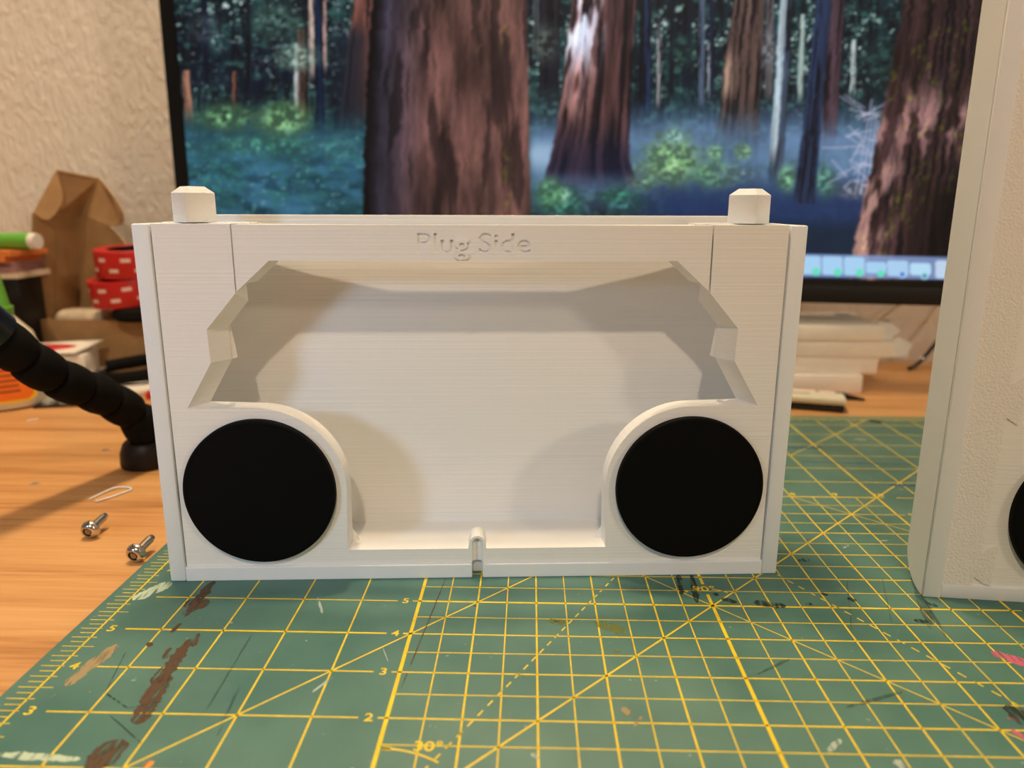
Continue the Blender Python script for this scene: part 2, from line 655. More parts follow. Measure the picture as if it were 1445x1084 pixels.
STAINS = [
(-3.82,5.54,-3.81,4.44,0.200,'brown'),(-3.92,4.84,-3.62,4.78,0.30,'brown'),(-3.77,4.18,-3.79,3.93,0.08,'brown'),(-3.35,3.89,-3.29,3.56,0.100,'brown'),(-3.40,3.69,-3.39,2.63,0.26,'brown'),(-3.36,2.79,-3.24,1.84,0.26,'brown'),(-3.61,3.49,-3.57,3.22,0.090,'brown'),(-3.95,3.54,-4.01,3.61,0.100,'brown'),(-3.30,1.42,-3.37,1.00,0.350,'brown'),
(-4.90,4.93,-4.63,5.49,0.240,'mint'),(-4.84,5.0,-4.56,5.45,0.20,'mint'),(-4.48,3.52,-4.63,2.59,0.22,'tan'),(-4.53,3.46,-4.60,2.92,0.200,'tan'),
(4.63,6.07,4.55,5.39,0.100,'dark'),(4.86,6.07,4.76,5.11,0.110,'dark'),(5.77,5.10,6.20,5.04,0.20,'dark'),(6.62,5.10,6.70,5.10,0.080,'dark'),(7.42,5.31,7.49,5.24,0.120,'dark'),(8.23,4.63,8.39,4.60,0.130,'dark'),(8.74,5.19,8.81,5.10,0.100,'dark'),(7.08,6.71,7.24,6.77,0.120,'dark'),(7.02,5.47,7.08,5.42,0.100,'dark'),(5.13,5.41,5.16,5.36,0.100,'dark'),(5.23,5.22,5.42,5.13,0.120,'dark'),
(9.01,6.54,8.46,4.14,0.050,'faint'),(8.90,6.10,8.35,4.40,0.12,'faint'),(8.98,6.20,8.49,4.56,0.060,'faint'),(8.35,6.10,7.79,4.53,0.020,'faint'),(7.65,5.95,7.05,4.30,0.018,'faint'),(6.2,2.4,7.1,2.75,.07,'faint'),(5.2,3.1,5.8,3.5,.05,'faint'),(-2.5,3.9,-2.45,2.1,.03,'faint'),(-2.2,2.6,-2.1,1.6,.04,'faint'),(12.72,16.52,12.98,16.37,0.30,'dark'),
(8.98,3.74,9.36,3.40,0.22,'pink'),(8.27,2.24,8.38,2.21,0.090,'pink'),(8.16,2.01,8.23,1.82,0.08,'pink'),(8.41,2.44,8.43,2.16,0.30,'dark'),
(3.01,4.39,3.39,4.19,0.25,'olive'),(2.21,4.45,2.44,4.39,0.14,'olive'),(2.30,4.43,2.36,4.41,0.050,'brown'),(3.16,2.29,3.22,2.17,0.100,'tan'),(1.92,1.39,2.00,1.32,0.060,'white'),(5.63,1.55,5.84,1.75,0.09,'white'),(6.38,1.39,6.42,1.29,0.12,'white'),(3.38,2.12,3.26,1.94,0.050,'tan'),(3.19,3.60,3.26,3.64,0.060,'olive'),
(9.17,13.68,10.13,13.71,0.130,'blue'),(10.67,10.82,11.43,10.79,0.130,'blue'),(9.10,12.48,12.03,12.35,0.05,'blue'),(-1.79,5.08,-1.56,4.55,0.040,'white'),(-0.36,3.59,-0.21,3.23,0.015,'white'),(11.37,14.54,11.70,14.49,0.080,'white'),(0.83,4.92,0.98,4.86,0.050,'blue'),
(-4.24,3.38,-4.01,2.41,0.012,'dark'),(-4.01,2.41,-3.52,2.09,0.025,'dark'),(-3.52,2.09,-3.12,2.25,0.020,'dark'),(-3.68,1.94,-2.99,1.43,0.020,'dark'),(0.36,5.85,0.08,2.57,0.020,'brown'),(-2.77,1.09,-2.70,1.07,0.120,'orange'),(-0.94,2.86,-1.21,2.38,0.04,'white'),(8.13,7.29,8.28,7.42,0.045,'white'),(8.98,7.64,9.17,7.67,0.045,'white'),(-4.64,1.19,-3.63,1.14,0.120,'mint')]
zs = ZP + 0.001
for i, (x0, y0, x1, y1, w, k) in enumerate(STAINS):
    d = Vector((x1 - x0, y1 - y0))
    L = d.length
    d = d / max(L, 1e-6)
    n_ = Vector((-d.y, d.x))
    ns = max(8, int(L / 0.035))
    left, right = [], []
    ja = jb = 0.7
    for q in range(ns + 1):
        t = q / ns
        env = min(1.0, 3.2 * math.sqrt(max(0.0, t * (1 - t))) * 0.75 + 0.10)
        ja = 0.65 * ja + 0.35 * random.random() * 1.5
        jb = 0.65 * jb + 0.35 * random.random() * 1.5
        wl_ = w / 2 * env * (0.30 + 0.85 * ja)
        wr_ = w / 2 * env * (0.30 + 0.85 * jb)
        cx, cy = x0 + d.x * (t * (L + w * .5) - w * .25), y0 + d.y * (t * (L + w * .5) - w * .25)
        left.append((cx + n_.x * wl_, cy + n_.y * wl_, zs + i * 2e-5))
        right.append((cx - n_.x * wr_, cy - n_.y * wr_, zs + i * 2e-5))
    vv = left + right
    ff = [(q, ns + 1 + q, ns + 2 + q, q + 1) for q in range(ns)]
    mesh('paint_stain', vv, ff, STAIN[k], cmat)

# ================================================================== printed case in the middle
ANG1 = math.radians(3.31)
case = empty('printed_case', (-4.584, 5.538, 0), ANG1)
tag(case, 'white 3D-printed case with car-shaped window, two black wheels and engraved "Plug Side" lettering', 'case')
WID, HGT, DEP, YB = 11.05, 6.31, 1.90, 1.60


def arc(cx, cz, r_, a0, a1, n):
    return [(cx + r_ * math.cos(math.radians(a0 + (a1 - a0) * k / n)), cz + r_ * math.sin(math.radians(a0 + (a1 - a0) * k / n))) for k in range(n + 1)]


def mir(pts):
    return [(WID - x, z) for x, z in pts]


for side in (0, 1):
    x0, x1 = (0.0, 0.28) if side == 0 else (WID - 0.28, WID)
    box('side_panel', x0, x1, 0, DEP, 0, HGT, M['trim'], case, bevel=0.035)
prism_z('base_panel', [(0.28, 0), (5.43, 0), (5.43, .24), (5.62, .24), (5.62, 0), (WID - .28, 0), (WID - .28, DEP), (.28, DEP)], 0.0, 0.27, M['trim'], case, bevel=0.018)
# front frame: outline shared by both faces, the reveal leans inwards towards the back
YF, YT = 0.05, 0.45
lf = [(1.56, 5.185), (1.038, 4.58), (1.057, 4.014), (0.59, 3.215)]
lb = [(1.64, 5.02), (1.27, 4.58), (1.28, 4.00), (0.84, 3.24)]
archf = arc(1.727, 1.711, 1.50, 90, 0, 22)
archb = arc(1.727, 1.711, 1.50, 90, 0, 22)
left_f = lf + archf + [(3.19, .557)]
left_b = lb + archb + [(3.21, .557)]
hump = [(5.36, .557), (5.385, .66)] + arc(5.525, .66, .14, 180, 0, 8)[1:-1] + [(5.665, .66), (5.69, .557)]
right_f = mir(left_f)[::-1]
right_b = mir(left_b)[::-1]
notch = [(5.62, .272), (5.62, .66)] + arc(5.525, .66, .095, 0, 180, 8)[1:-1] + [(5.43, .66), (5.43, .272)]
outer_r = [(WID - 1.56, HGT), (WID - .30, HGT), (WID - .30, .272)]
outer_l = [(.30, .272), (.30, HGT), (1.56, HGT)]
poly_f = left_f + hump + right_f + outer_r + notch + outer_l
poly_b = left_b + hump + right_b + outer_r + notch + outer_l
blocks = []
for s in (0, 1):
    pts = [(.30, YT - .01), (1.80, YT - .01), (1.80, .80), (.30, .80)]
    if s:
        pts = [(WID - x, y) for x, y in pts]
    xs = [q[0] for q in pts]
    blocks.append(box_vf(min(xs), max(xs), YT - .01, .80, 5.88, HGT + 0.02))
    xs = [1.60, 1.83] if s == 0 else [WID - 1.83, WID - 1.60]
    blocks.append(box_vf(xs[0], xs[1], .26, YT, 5.78, HGT + 0.02))
prism_y('front_frame', poly_f, YF, YT, M['print'], case, poly2=poly_b, extra=blocks)
# top bar with engraved lettering
bar_plan = [(1.585, .05), (WID - 1.585, .05), (WID - 1.585, .25), (WID - 1.86, .25), (WID - 1.86, .78), (WID - 2.4, .60), (WID - 3.92, .24),
            (3.92, .24), (2.4, .60), (1.86, .78), (1.86, .25), (1.585, .25)]
bm = bmesh.new()
prof = [(1.585, 5.215), (2.148, 5.722), (WID - 2.148, 5.722), (WID - 1.585, 5.215), (WID - 1.585, HGT - .01), (1.585, HGT - .01)]
fr = [bm.verts.new(V(x, .05, z)) for x, z in prof]
bk = [bm.verts.new(V(x, .25, z)) for x, z in prof]
bm.faces.new(fr[::-1])
bm.faces.new(bk)
for i in range(6):
    bm.faces.new((fr[i], fr[(i + 1) % 6], bk[(i + 1) % 6], bk[i]))
bmesh.ops.recalc_face_normals(bm, faces=bm.faces)
bar = finish('top_bar', bm, M['print'], case)
txt = text_mesh('lettering_cutter', 'Plug Side', 0.465, None, case, extrude=0.042, offset=0.004)
txt.rotation_euler = (math.radians(90), 0, 0)
txt.location = V(5.505, .052, 5.99)
bpy.context.view_layer.update()
bx_ = [c[0] for c in txt.bound_box]
txt.scale = (1.87 * IN / max(1e-6, max(bx_) - min(bx_)),) + (1, 1)
mod = bar.modifiers.new('engrave', 'BOOLEAN')
mod.operation = 'DIFFERENCE'
mod.solver = 'EXACT'
mod.object = txt
bpy.context.view_layer.update()
dg = bpy.context.evaluated_depsgraph_get()
me2 = bpy.data.meshes.new_from_object(bar.evaluated_get(dg))
bar.modifiers.clear()
if len(me2.polygons) > 30:
    bar.data = me2
    if not me2.materials:
        me2.materials.append(M['print'])
bpy.data.objects.remove(txt, do_unlink=True)
for s in (0, 1):                                   # tapering stiffeners behind the bar
    pl = [(1.80, .245), (3.92, .245), (2.4, .60), (1.80, .79)]
    if s:
        pl = [(WID - x, y) for x, y in pl]
    prism_z('stiffener', pl, 5.88, HGT - .01, M['print'], case)
    rv = [(1.72, 5.34), (2.148, 5.722), (2.5, 5.722), (2.5, 5.9), (1.72, 5.9)]
    rv2 = [(1.80, 5.34), (2.22, 5.722), (2.5, 5.722), (2.5, 5.9), (1.80, 5.9)]
    if s:
        rv, rv2 = mir(rv), mir(rv2)
    prism_y('bar_end', rv, .249, .52, M['print'], case, poly2=rv2)
box('back_panel', .285, WID - .285, YB, DEP, .272, 6.44, M['print'], case, bevel=0.01)
prism_z('floor_insert', [(.285, YT + .002), (WID - .285, YT + .002), (WID - .285, YB - .002), (.285, YB - .002)], .272, .40, M['print'], case)
for s in (0, 1):                                   # gussets where the wheel arch meets the floor
    g0 = [(3.21, YT), (3.40, YT), (3.21, YT + .55)]
    if s:
        g0 = [(WID - x, y) for x, y in g0]
    base = [(x, y, .40) for x, y in g0]
    top = (g0[0][0], YT, .80)
    mesh('gusset', base + [top], [(0, 1, 2), (0, 1, 3), (1, 2, 3), (2, 0, 3)], M['print'], case)
    # small clip tab standing in the side notch of the window
    q = [(1.27, .46, 4.72), (1.36, .50, 4.02), (1.20, .46, 3.98), (1.27, .70, 4.20)]
    if s:
        q = [(WID - x, y, z) for x, y, z in q]
    mesh('clip_tab', q, [(0, 1, 2), (0, 1, 3), (1, 2, 3), (2, 0, 3)], M['print'], case)
for s, cx in enumerate((.84, WID - .84)):
    pf = [(.36, HGT + .02), (.36, 6.80), (.20, 6.905)]
    lathe('peg', pf, M['fuzzy'] if s == 0 else M['trim'], case, seg=4, center=(cx, .52, 0), smooth=False)
# round channel for a cable in the bottom rail
cyl = [(5.40, .075)] + [(5.525 - .095 * math.cos(math.radians(k * 18)), .075 + .095 * math.sin(math.radians(k * 18))) for k in range(11)] + [(5.65, .075), (5.65, .30), (5.40, .30)]
prism_z('cable_channel', cyl, .275, .70, M['print'], case)


def wheel(parent, cx, cz, y, rad=1.32, h=0.13):
    pr = [(rad, y), (rad, y - h + .03), (rad - .012, y - h + .008), (rad - .035, y - h), (rad - .06, y - h), (rad - .065, y - h + .006), (0.001, y - h + .006)]
    w_ = lathe('wheel', pr, M['black'], parent, seg=96, axis='y', center=(cx, 0, cz))
    w_['label'] = 'round black wheel disc'
    return w_


wheel(case, 1.727, 1.711, YF)
wheel(case, WID - 1.727, 1.711, YF)

# ================================================================== second printed case, cut by the right edge
case2 = empty('printed_case', (8.743, 5.425, 0), math.radians(-5.7))
tag(case2, 'tall white 3D-printed case with textured front panel at the right edge', 'case')
H2 = 12.2
sp = [(0.065, 0.0)] + [(.12 + .74 * math.sin(math.radians(k * 9)), .62 - .62 * math.cos(math.radians(k * 9))) for k in range(11)] + [(.86, H2), (.065, H2)]
loft('side_panel', [(0, y, z) for y, z in sp], [(.045, y, z) for y, z in sp], M['trim'], case2)
box('corner_strip', .0, .29, -.012, .060, .0, H2, M['trim'], case2, bevel=.02)
box('base_panel', .29, 11.0, 0, .50, 0, .25, M['trim'], case2, bevel=.018)
box('smooth_panel', .29, 11.0, .055, .30, .25, H2, M['print'], case2)
tex = [(.292, .255), (.80, .255), (.80, .42), (.95, .30), (1.09, .258), (1.10, 1.02), (.86, .86), (.89, 3.15), (.90, 3.27), (1.10, 3.14), (1.20, 4.02), (.88, 3.80), (.90, 5.2), (1.10, 5.5), (1.05, H2), (.292, H2)]
prism_y('textured_panel', tex, .030, .056, M['fuzzy'], case2)
box('side_panel', 10.96, 11.25, 0, .86, 0, H2, M['trim'], case2, bevel=.03)
wheel(case2, 2.52, 1.60, .055)

# ================================================================== monitor
yaw, roll = math.radians(-5.0), math.radians(-0.5)
mon = empty('monitor', (11.732, 20.606, -0.527))
mon.scale = (1.08, 1.08, 1.08)
mon.rotation_euler = (Matrix.Rotation(yaw, 3, 'Z') @ Matrix.Rotation(-roll, 3, 'Y')).to_euler()
tag(mon, 'large black-framed monitor showing a sunlit redwood forest picture', 'monitor')
S0, S1, B0, B1 = -21.95, 6.30, 3.52, 20.1          # bezel outline
W0, W1, Z0, Z1 = -21.45, 5.80, 4.30, 19.62         # lit screen
box('back_shell', S0 + .15, S1 - .15, .12, 1.3, B0 + .1, B1 - .1, M['bezel2'], mon, bevel=.2)
fv = [(S0, 0, B0), (S1, 0, B0), (S1, 0, B1), (S0, 0, B1), (W0, 0, Z0), (W1, 0, Z0), (W1, 0, Z1), (W0, 0, Z1)]
fv2 = [(x, .30, z) for x, _, z in fv]
ff = []
for i in range(4):
    j = (i + 1) % 4
    ff += [(i, j, 4 + j, 4 + i), (8 + i, 12 + i, 12 + j, 8 + j), (i, 8 + i, 8 + j, j), (4 + i, 4 + j, 12 + j, 12 + i)]
mesh('bezel', fv + fv2, ff, M['bezel'], mon)
box('lower_lip', S0 + .02, S1 - .02, -.05, .02, B0 - .01, B0 + .58, M['bezel2'], mon, bevel=.02)
box('stand_neck', -9.6, -6.4, 1.3, 2.1, 0.72, 9, M['bezel2'], mon, bevel=.1)
prism_z('stand_foot', [(-12.5, -1.5), (-3.5, -1.5), (-4.5, 4.2), (-11.5, 4.2)], 0.416, .72, M['bezel2'], mon, bevel=.05)

# ---- the picture on the screen: drawn procedurally as colours of a fine grid
NX, NZ = 660, 372
gx, gz = np.meshgrid(np.linspace(W0, W1, NX), np.linspace(Z0, Z1, NZ))
HM = np.array([[37.4893, -6.0543, 1119.7657], [-0.7041, -44.5185, 569.5909], [-0.0041, -0.0091, 1.0]])   # screen inches -> drawing units
dn = HM[2, 0] * gx + HM[2, 1] * gz + HM[2, 2]
U = (HM[0, 0] * gx + HM[0, 1] * gz + HM[0, 2]) / dn
W_ = (HM[1, 0] * gx + HM[1, 1] * gz + HM[1, 2]) / dn
HASH = rng.random((512, 512))


def vnoise(x, y):
    xi, yi = np.floor(x).astype(int), np.floor(y).astype(int)
    fx, fy = x - xi, y - yi
    fx, fy = fx * fx * (3 - 2 * fx), fy * fy * (3 - 2 * fy)
    h = lambda a, b: HASH[a % 512, b % 512]
    return (h(xi, yi) * (1 - fx) + h(xi + 1, yi) * fx) * (1 - fy) + (h(xi, yi + 1) * (1 - fx) + h(xi + 1, yi + 1) * fx) * fy


def fbm(x, y, o=4):
    s, a, t = 0, 1.0, 0
    for k in range(o):
        s = s + a * vnoise(x * 2 ** k + 17.3 * k, y * 2 ** k + 9.1 * k)
        t += a
        a *= 0.55
    return s / t


def sstep(a, b, x):
    t = np.clip((x - a) / (b - a), 0, 1)
    return t * t * (3 - 2 * t)


IMG = np.zeros(U.shape + (3,))


def blend(col, w):
    global IMG
    w = np.clip(w, 0, 1)[..., None]
    IMG = IMG * (1 - w) + np.asarray(col, float) * w


# far forest
n1, n2, n3 = fbm(U / 38, W_ / 55), fbm(U / 11 + 50, W_ / 9), fbm(U / 5, W_ / 90 + 30, 3)
IMG[:] = (0.05, 0.10, 0.14)
blend((0.10, 0.22, 0.24), sstep(.35, .7, n1))
blend((0.03, 0.05, 0.09), sstep(.50, .62, n3) * .8)
blend((0.20, 0.38, 0.36), sstep(.52, .72, n2) * .75)
blend((0.62, 0.76, 0.70), sstep(.66, .80, fbm(U / 9 + 9, W_ / 7 + 4)) * sstep(170, 60, W_) * .8)
pat = sstep(.44, .62, fbm(U / 42 + 13, W_ / 46 + 2, 3)) * sstep(180, 90, W_)
blend((0.55, 0.70, 0.66), sstep(.56, .72, fbm(U / 5 + 60, W_ / 4.5 + 14)) * pat * .75)
blend((0.86, 0.93, 0.90), sstep(.66, .80, fbm(U / 5 + 60, W_ / 4.5 + 14)) * pat * .8)
blend((.02, .04, .07), sstep(.56, .70, fbm(U / 8 + 77, W_ / 12 + 5)) * sstep(190, 120, W_) * .55)
blend((0.62, 0.66, 0.72), sstep(.70, .82, fbm(U / 14 + 3, W_ / 5 + 8)) * sstep(150, 80, W_) * (U < 520) * .6)
blend((0.04, 0.08, 0.15), sstep(.4, .65, fbm(U / 30 + 5, W_ / 26 + 1)) * (U < 470) * sstep(20, 120, W_) * sstep(150, 120, W_) * .7)


def window(x0, x1, y0, y1):
    return np.nonzero((U > x0) & (U < x1) & (W_ > y0) & (W_ < y1))


def blend_at(ix, col, w):
    w = np.clip(w, 0, 1)[..., None]
    IMG[ix] = IMG[ix] * (1 - w) + np.asarray(col, float) * w


def trunk(pts, col, edge=2.0, light=None, rough=3.0, amp=.35, fu=6.0, seed=0.0, fade=None, dark=(.02, .02, .05), ck=.75):
    """pts: (row, left, right) rows of a tapering trunk"""
    rows = np.array([q[0] for q in pts], float)
    ix = window(min(q[1] for q in pts) - 12, max(q[2] for q in pts) + 12, rows[0], rows[-1] + 6)
    if len(ix[0]) == 0:
        return
    u, w = U[ix], W_[ix]
    jit = (fbm(w / 9 + seed, u * 0 + seed, 3) - .5) * rough
    l = np.interp(w, rows, [q[1] for q in pts]) + jit
    r_ = np.interp(w, rows, [q[2] for q in pts]) + jit * .6
    t = np.clip((u - l) / np.maximum(r_ - l, 1), 0, 1)
    msk = sstep(-edge, edge, u - l) * sstep(-edge, edge, r_ - u) * (w < rows[-1] + 3)
    if fade:
        msk = msk * sstep(fade[1], fade[0], w)
    wd_ = np.mean([q[2] - q[1] for q in pts])
    st_ = fbm(t * (wd_ / fu) + seed, w / 95 + seed, 4)
    c = np.asarray(col, float)[None, :] * (1 + amp * 2.2 * (st_ - .5))[..., None]
    crack = sstep(.46, .34, fbm(t * (wd_ / (fu * .8)) + seed + 40, w / 120 + seed, 3))
    c = c * (1 - crack[..., None] * ck) + np.asarray(dark) * crack[..., None] * ck
    c = c * (.82 + .36 * fbm(t * wd_ / 2.2 + seed, w / 26 + seed, 2))[..., None]
    if light is not None:
        c = light(c, t, w)
    IMG[ix] = IMG[ix] * (1 - msk[..., None]) + np.clip(c, 0, 1) * msk[..., None]


# thin far trunks
for i, (x, top, bot, wd, c) in enumerate([(290, -300, 130, 9, (.05, .08, .16)), (352, -300, 150, 8, (.06, .10, .15)), (418, 60, 170, 6, (.70, .72, .72)), (428, 40, 180, 15, (.30, .23, .20)),
        (440, -300, 120, 6, (.80, .66, .62)), (458, -300, 110, 5, (.80, .64, .60)), (452, -300, 285, 11, (.05, .12, .24)), (331, 100, 158, 6, (.45, .27, .20)),
        (757, -300, 90, 9, (.30, .33, .35)), (775, -300, 180, 30, (.10, .10, .14)), (912, -300, 170, 14, (.10, .17, .30)), (930, 30, 160, 5, (.62, .60, .62)), (905, -300, 160, 6, (.04, .06, .10)),
        (948, -300, 150, 8, (.05, .09, .14)), (990, -300, 160, 8, (.30, .36, .46)), (1004, 0, 150, 9, (.08, .12, .22)), (1000, 60, 150, 4, (.60, .64, .66)),
        (1130, 20, 152, 8, (.62, .70, .68)), (1204, 55, 150, 6, (.72, .78, .78)), (970, -300, 140, 12, (.06, .10, .16)), (1085, -300, 150, 10, (.35, .32, .33))]):
    lean = -0.05 * (x - 700) / 300
    trunk([(top, x - wd / 2 - lean * (150 - top) * .3, x + wd / 2 - lean * (150 - top) * .3), (bot, x - wd / 2, x + wd / 2)], c, 1.5, amp=.3, fu=4, seed=i * 3.1, fade=(bot - 25, bot))
# left trunks
trunk([(-300, 505, 560), (0, 498, 560), (190, 478, 560)], (.42, .25, .22), 3, amp=.4, seed=4, fade=(130, 195))
blend((.08, .11, .17), sstep(455, 485, U) * sstep(530, 500, U) * sstep(20, 60, W_) * sstep(200, 150, W_) * .75)
trunk([(100, 256, 266), (185, 258, 274)], (.55, .38, .30), 2, seed=6, fade=(140, 190))
# undergrowth and mist, left
blend((.14, .33, .40), sstep(150, 200, W_) * (U < 530) * .85)
blend((.22, .46, .60), sstep(.42, .68, fbm(U / 60 + 2, W_ / 20 + 7)) * sstep(175, 215, W_) * (U < 530) * .75)
blend((.16, .42, .40), sstep(.5, .7, fbm(U / 13 + 21, W_ / 9)) * sstep(170, 210, W_) * (U < 530) * .6)
blend((.03, .16, .22), sstep(.52, .7, fbm(U / 25 + 1, W_ / 12 + 71)) * sstep(200, 260, W_) * (U < 530) * .5)
blend((.46, .70, .66), sstep(.66, .80, fbm(U / 7 + 31, W_ / 5 + 11)) * sstep(180, 200, W_) * (U < 530) * .55)
# mist, middle and right
mist = sstep(130, 200, W_) * sstep(330, 235, W_) * sstep(735, 760, U)
blend((.42, .56, .74), mist * (.45 + .6 * fbm(U / 70, W_ / 40 + 3)))
blend((.62, .74, .86), sstep(190, 215, W_) * sstep(255, 220, W_) * sstep(740, 755, U) * sstep(800, 770, U) * .8)
blend((.10, .19, .38), sstep(230, 290, W_) * sstep(860, 960, U) * .85)
blend((.06, .13, .20), sstep(300, 330, W_) * .8)


def bush(cx, cy, rx, ry, col, s=1.0, fs=7, seed=0):
    ix = window(cx - rx * 1.9, cx + rx * 1.9, cy - ry * 1.9, cy + ry * 1.9)
    u, v_ = U[ix], W_[ix]
    d = np.sqrt(((u - cx) / rx) ** 2 + ((v_ - cy) / ry) ** 2)
    n_ = fbm(u / fs + seed, v_ / fs * 1.2 + seed, 4)
    w = sstep(1.15, .35, d + (n_ - .5) * 1.3)
    blend_at(ix, np.array(col) * .55, w * s * .75)
    blend_at(ix, col, w * sstep(.42, .60, n_) * s)
    blend_at(ix, np.minimum(1, np.array(col) * 1.35 + .12), w * sstep(.60, .74, n_) * s * .8)


bush(318, 165, 50, 24, (.42, .66, .44), .9, seed=1)
bush(400, 168, 48, 32, (.50, .74, .48), .95, seed=2)
bush(375, 205, 100, 20, (.26, .56, .46), .6, seed=3)
bush(480, 210, 36, 20, (.26, .56, .54), .6, seed=4)
bush(420, 80, 40, 26, (.62, .78, .70), .65, fs=6, seed=5)
bush(310, 250, 50, 50, (.16, .46, .46), .4, seed=6)
bush(290, 40, 30, 26, (.5, .56, .6), .35, fs=6, seed=7)
bush(390, 30, 50, 36, (.34, .50, .44), .5, fs=7, seed=8)
bush(775, 150, 30, 30, (.22, .40, .40), .6, seed=9)
bush(770, 60, 26, 40, (.40, .46, .42), .5, seed=10)
bush(1085, 70, 22, 40, (.52, .54, .58), .6, fs=6, seed=11)
bush(1245, 90, 35, 50, (.14, .28, .26), .6, seed=12)
bush(965, 70, 22, 30, (.20, .38, .34), .6, seed=13)
# trunk in the mist
trunk([(-300, 1046, 1092), (0, 1036, 1080), (100, 1022, 1076), (150, 1018, 1073), (212, 1006, 1073)], (.36, .27, .25), 2.5, seed=14, fade=(130, 212),
      light=lambda c, t, w: c + (sstep(.5, .1, t) * sstep(60, 100, w) * sstep(150, 120, w))[..., None] * np.array((.34, .28, .22)))
# pale birch, dark blue trunk, red trunk
trunk([(-300, 1178, 1194), (0, 1174, 1194), (210, 1158, 1180)], (.28, .20, .24), 2, seed=16, fade=(150, 215))
trunk([(-300, 1112, 1130), (0, 1103, 1121), (150, 1093, 1112), (260, 1085, 1104)], (.22, .27, .35), 2, seed=15, amp=.2, fade=(215, 275),
      light=lambda c, t, w: c + (sstep(.62, .35, t) * sstep(250, 200, w))[..., None] * np.array((.52, .56, .54)))
bush(950, 225, 52, 44, (.52, .74, .48), 1.0, seed=17)
bush(952, 192, 18, 16, (.62, .86, .80), .9, fs=5, seed=18)
bush(905, 250, 30, 26, (.50, .70, .52), .7, seed=19)
bush(1010, 245, 42, 26, (.44, .70, .48), .8, seed=20)
bush(1050, 214, 16, 14, (.60, .82, .56), .9, fs=5, seed=21)
bush(1010, 215, 16, 14, (.52, .78, .52), .8, fs=5, seed=22)
bush(1040, 245, 40, 18, (.42, .56, .60), .6, seed=23)
bush(1112, 250, 18, 26, (.44, .68, .50), .9, seed=24)
bush(1165, 255, 22, 30, (.34, .58, .48), .8, seed=25)
bush(790, 285, 40, 30, (.24, .52, .44), .95, seed=26)
bush(795, 275, 14, 16, (.56, .84, .66), .8, fs=5, seed=27)
bush(880, 285, 40, 22, (.20, .46, .46), .8, seed=28)
bush(1210, 270, 36, 16, (.55, .56, .60), .7, fs=5, seed=29)
trunk([(-300, 1164, 1186), (0, 1152, 1175), (150, 1138, 1162), (285, 1120, 1152)], (.13, .19, .31), 2, seed=30, amp=.25, fu=4)
# bare pale twigs
for i in range(46):
    t0 = rng.random()
    sx, sy = 1195 + 40 * rng.random(), 150 + 120 * rng.random()
    an = rng.choice([-.25, .2, .6, -2.6, 2.9, -.6]) + rng.normal() * .25
    ln = 14 + 30 * rng.random()
    ex_, ey_ = sx + ln * math.cos(an), sy + ln * math.sin(an)
    if i < 4:
        sx, sy, ex_, ey_ = 1208 + i * 8, 275, 1232 + i * 3, 140 + 10 * i
    dx, dy = ex_ - sx, ey_ - sy
    ix = window(min(sx, ex_) - 3, max(sx, ex_) + 3, min(sy, ey_) - 3, max(sy, ey_) + 3)
    u, v_ = U[ix], W_[ix]
    tt = np.clip(((u - sx) * dx + (v_ - sy) * dy) / (dx * dx + dy * dy), 0, 1)
    dd = np.hypot(u - sx - tt * dx, v_ - sy - tt * dy)
    blend_at(ix, (.72, .72, .82), sstep(1.9, .5, dd) * .55)
# second redwood
def l2(c, t, w):
    hl = 1.35 * sstep(.66, .25, t) * sstep(120, 50, w)
    st_ = sstep(.42, .60, fbm(t * 9 + 3, w / 60, 3))
    c = c * (1 - .55 * sstep(150, 240, w))[..., None] + (np.array((.03, .05, .13)) * sstep(150, 240, w)[..., None])
    c = c + (hl * st_)[..., None] * np.array((.55, .60, .66))
    c = c + (sstep(.6, .2, t) * sstep(60, 110, w) * sstep(190, 130, w) * st_)[..., None] * np.array((.38, .28, .26))
    return c
trunk([(-300, 826, 910), (0, 808, 898), (100, 797, 893), (180, 786, 889), (225, 776, 889), (262, 766, 902)], (.33, .21, .21), 2, seed=31, amp=.5, fu=8, light=l2, fade=(235, 275))
bush(870, 275, 30, 14, (.24, .54, .46), .8, seed=32)
bush(775, 270, 22, 26, (.40, .70, .46), .8, seed=33)
# great redwood in front
def l1(c, t, w):
    s = sstep(.02, .45, t)[..., None]
    c = c * s + (np.array((.17, .16, .22)) * (c.mean(-1, keepdims=True) / .25)) * (1 - s)
    c = c * (1 - .7 * sstep(.14, .02, t))[..., None]
    moss = (np.exp(-((t - .70) / .025) ** 2) + np.exp(-((t - .86) / .035) ** 2)) * sstep(.56, .72, fbm(t * 60, w / 8, 3)) * sstep(.45, .6, fbm(t * 9, w / 60 + 3, 2))
    c = c + moss[..., None] * np.array((.10, .14, -.02))
    return c
trunk([(-300, 540, 738), (0, 525, 744), (100, 518, 746), (200, 514, 747), (330, 510, 750), (420, 500, 758)], (.385, .25, .23), 2, seed=35, amp=.60, fu=19, light=l1, rough=7, ck=.55, dark=(.07, .05, .06))
